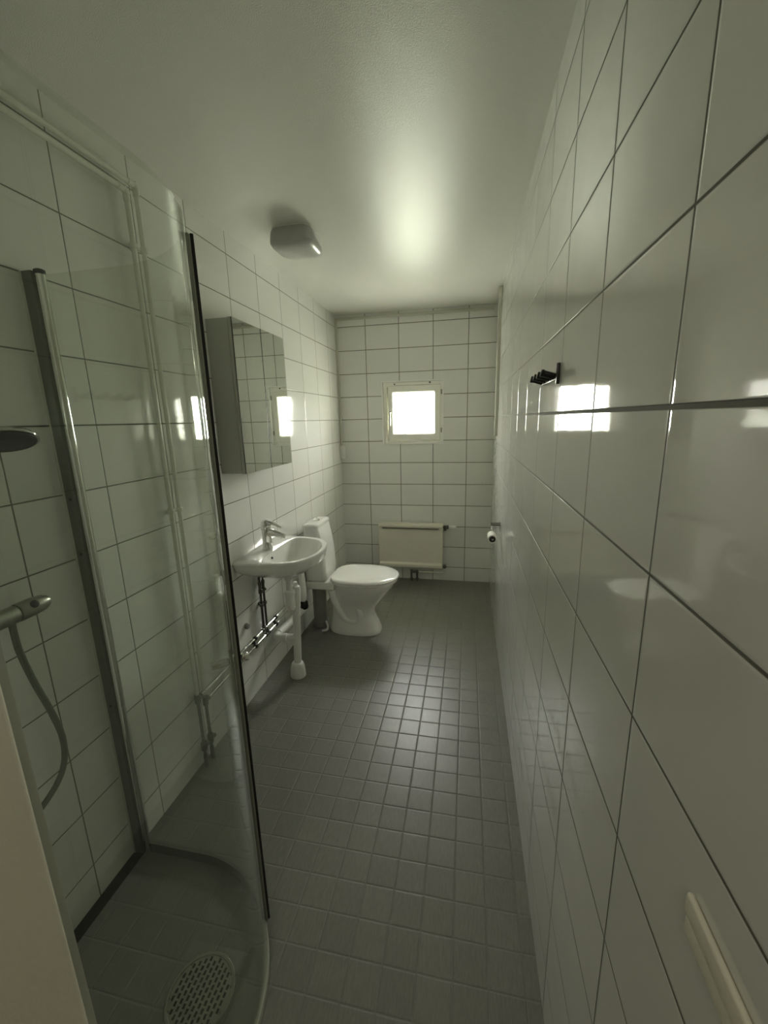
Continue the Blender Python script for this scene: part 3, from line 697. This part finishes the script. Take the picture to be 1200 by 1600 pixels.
# ------------------------------------------------------------------ tree outside the window
M['bark'] = simple('tree_bark', (.12, .09, .06), .9, noise=.3)
M['leaf'] = simple('green_leaves', (.045, .065, .02), .6, noise=.3, nscale=3)
tree = thing('tree', (-2.2, 12.0, -.6), 'leafy tree outdoors beyond the small window', 'tree')
tb = MB(); tb.tube(spline([(-2.2, 12.0, -.6), (-2.25, 12.0, 1.0), (-2.15, 12.05, 2.4), (-2.0, 12.1, 3.6)], 5), [.13-.004*i for i in range(16)], 10)
for (x, z, l) in ((-2.2, 1.9, 1.1), (-2.2, 2.2, -1.2), (-2.1, 2.7, 1.3), (-2.1, 3.0, -1.0)):
    tb.tube([(x, 12.0, z), (x+l*.5, 11.9, z+.22), (x+l, 11.8, z+.30)], [.04, .028, .012], 8)
part(tree, 'trunk', tb, 'bark')
lf = MB(); rnd = random.Random(3)
for c in range(80):
    cx, cz = -2.0+rnd.uniform(-1.7, 1.9), 2.55+abs(rnd.gauss(0, .8)); cy = 12+rnd.uniform(-.6, .6); rad = rnd.uniform(.18, .42)
    for k in range(46):
        d_ = Vector((rnd.gauss(0, 1), rnd.gauss(0, 1), rnd.gauss(0, .8)))*rad*.6; p = Vector((cx, cy, cz))+d_
        a1 = Vector((rnd.gauss(0, 1), rnd.gauss(0, 1), rnd.gauss(0, 1))).normalized(); a2 = a1.orthogonal().normalized()
        w_, l_ = .028, .065
        lf.add([p-a1*l_, p-a2*w_, p+a1*l_, p+a2*w_], [(0, 1, 2, 3)])
part(tree, 'foliage', lf, 'leaf')

# ------------------------------------------------------------------ light: sky through the window
W = bpy.data.worlds.new('sky'); S.world = W; W.use_nodes = True
nt = W.node_tree; nt.nodes.clear(); T = NT(nt)
wo = T.n('ShaderNodeOutputWorld'); bg = T.n('ShaderNodeBackground'); T.l(bg.outputs[0], wo.inputs[0])
tc = T.n('ShaderNodeTexCoord'); sp = T.n('ShaderNodeSeparateXYZ'); T.l(tc.outputs['Generated'], sp.inputs[0])
cr = T.n('ShaderNodeValToRGB'); T.l(T.m('MULTIPLY_ADD', sp.outputs[2], .5, .5), cr.inputs[0])
els = cr.color_ramp.elements
els[0].position = 0; els[0].color = (.58, .60, .47, 1)
els[1].position = 1; els[1].color = (.93, .96, .98, 1)
for p, c in ((.40, (.58, .60, .47, 1)), (.485, (.66, .68, .54, 1)), (.52, (1.0, .98, .90, 1)), (.70, (1, .985, .93, 1))):
    e = els.new(p); e.color = c
T.l(cr.outputs[0], bg.inputs[0]); bg.inputs[1].default_value = 16.0
pl_ = bpy.data.lights.new('window_portal', 'AREA'); pl_.shape = 'RECTANGLE'; pl_.size = GX1-GX0; pl_.size_y = GZ1-GZ0; pl_.cycles.is_portal = True
po = bpy.data.objects.new('window_portal', pl_); COL.objects.link(po); po.location = ((GX0+GX1)/2, D+.06, (GZ0+GZ1)/2); po.rotation_euler = (radians(-90), 0, 0)
# weak fill light added in the unseen hallway behind the open door
hl = bpy.data.lights.new('hall_fill_light', 'AREA'); hl.shape = 'DISK'; hl.size = .35; hl.energy = 1.4; hl.color = (1, .93, .78)
hlo = bpy.data.objects.new('hall_fill_light', hl); COL.objects.link(hlo); hlo.location = (-.1, -.9, H-.02)

# ------------------------------------------------------------------ camera
yaw, pitch, roll, fpx = -.20188, -.22122, -.02534, 642.118
F = Vector((sin(yaw)*cos(pitch), cos(yaw)*cos(pitch), sin(pitch)))
Rt = Vector((cos(yaw), -sin(yaw), 0)); U = Rt.cross(F)
R2 = cos(roll)*Rt+sin(roll)*U; U2 = -sin(roll)*Rt+cos(roll)*U
cd = bpy.data.cameras.new('camera'); co = bpy.data.objects.new('camera', cd); COL.objects.link(co)
cd.sensor_fit = 'VERTICAL'; cd.sensor_height = 32; cd.lens = fpx/1600*32; cd.clip_start = .01
mw = Matrix.Identity(4)
for i in range(3): mw[i][0] = R2[i]; mw[i][1] = U2[i]; mw[i][2] = -F[i]
mw[2][3] = EYE
co.matrix_world = mw
S.camera = co

S.view_settings.view_transform = 'Standard'; S.view_settings.look = 'None'; S.view_settings.gamma = 1; S.view_settings.use_curve_mapping = False
S.view_settings.exposure = 2.0
S.cycles.max_bounces = 14; S.cycles.diffuse_bounces = 9; S.cycles.glossy_bounces = 6; S.cycles.transparent_max_bounces = 16
S.cycles.sample_clamp_indirect = 12
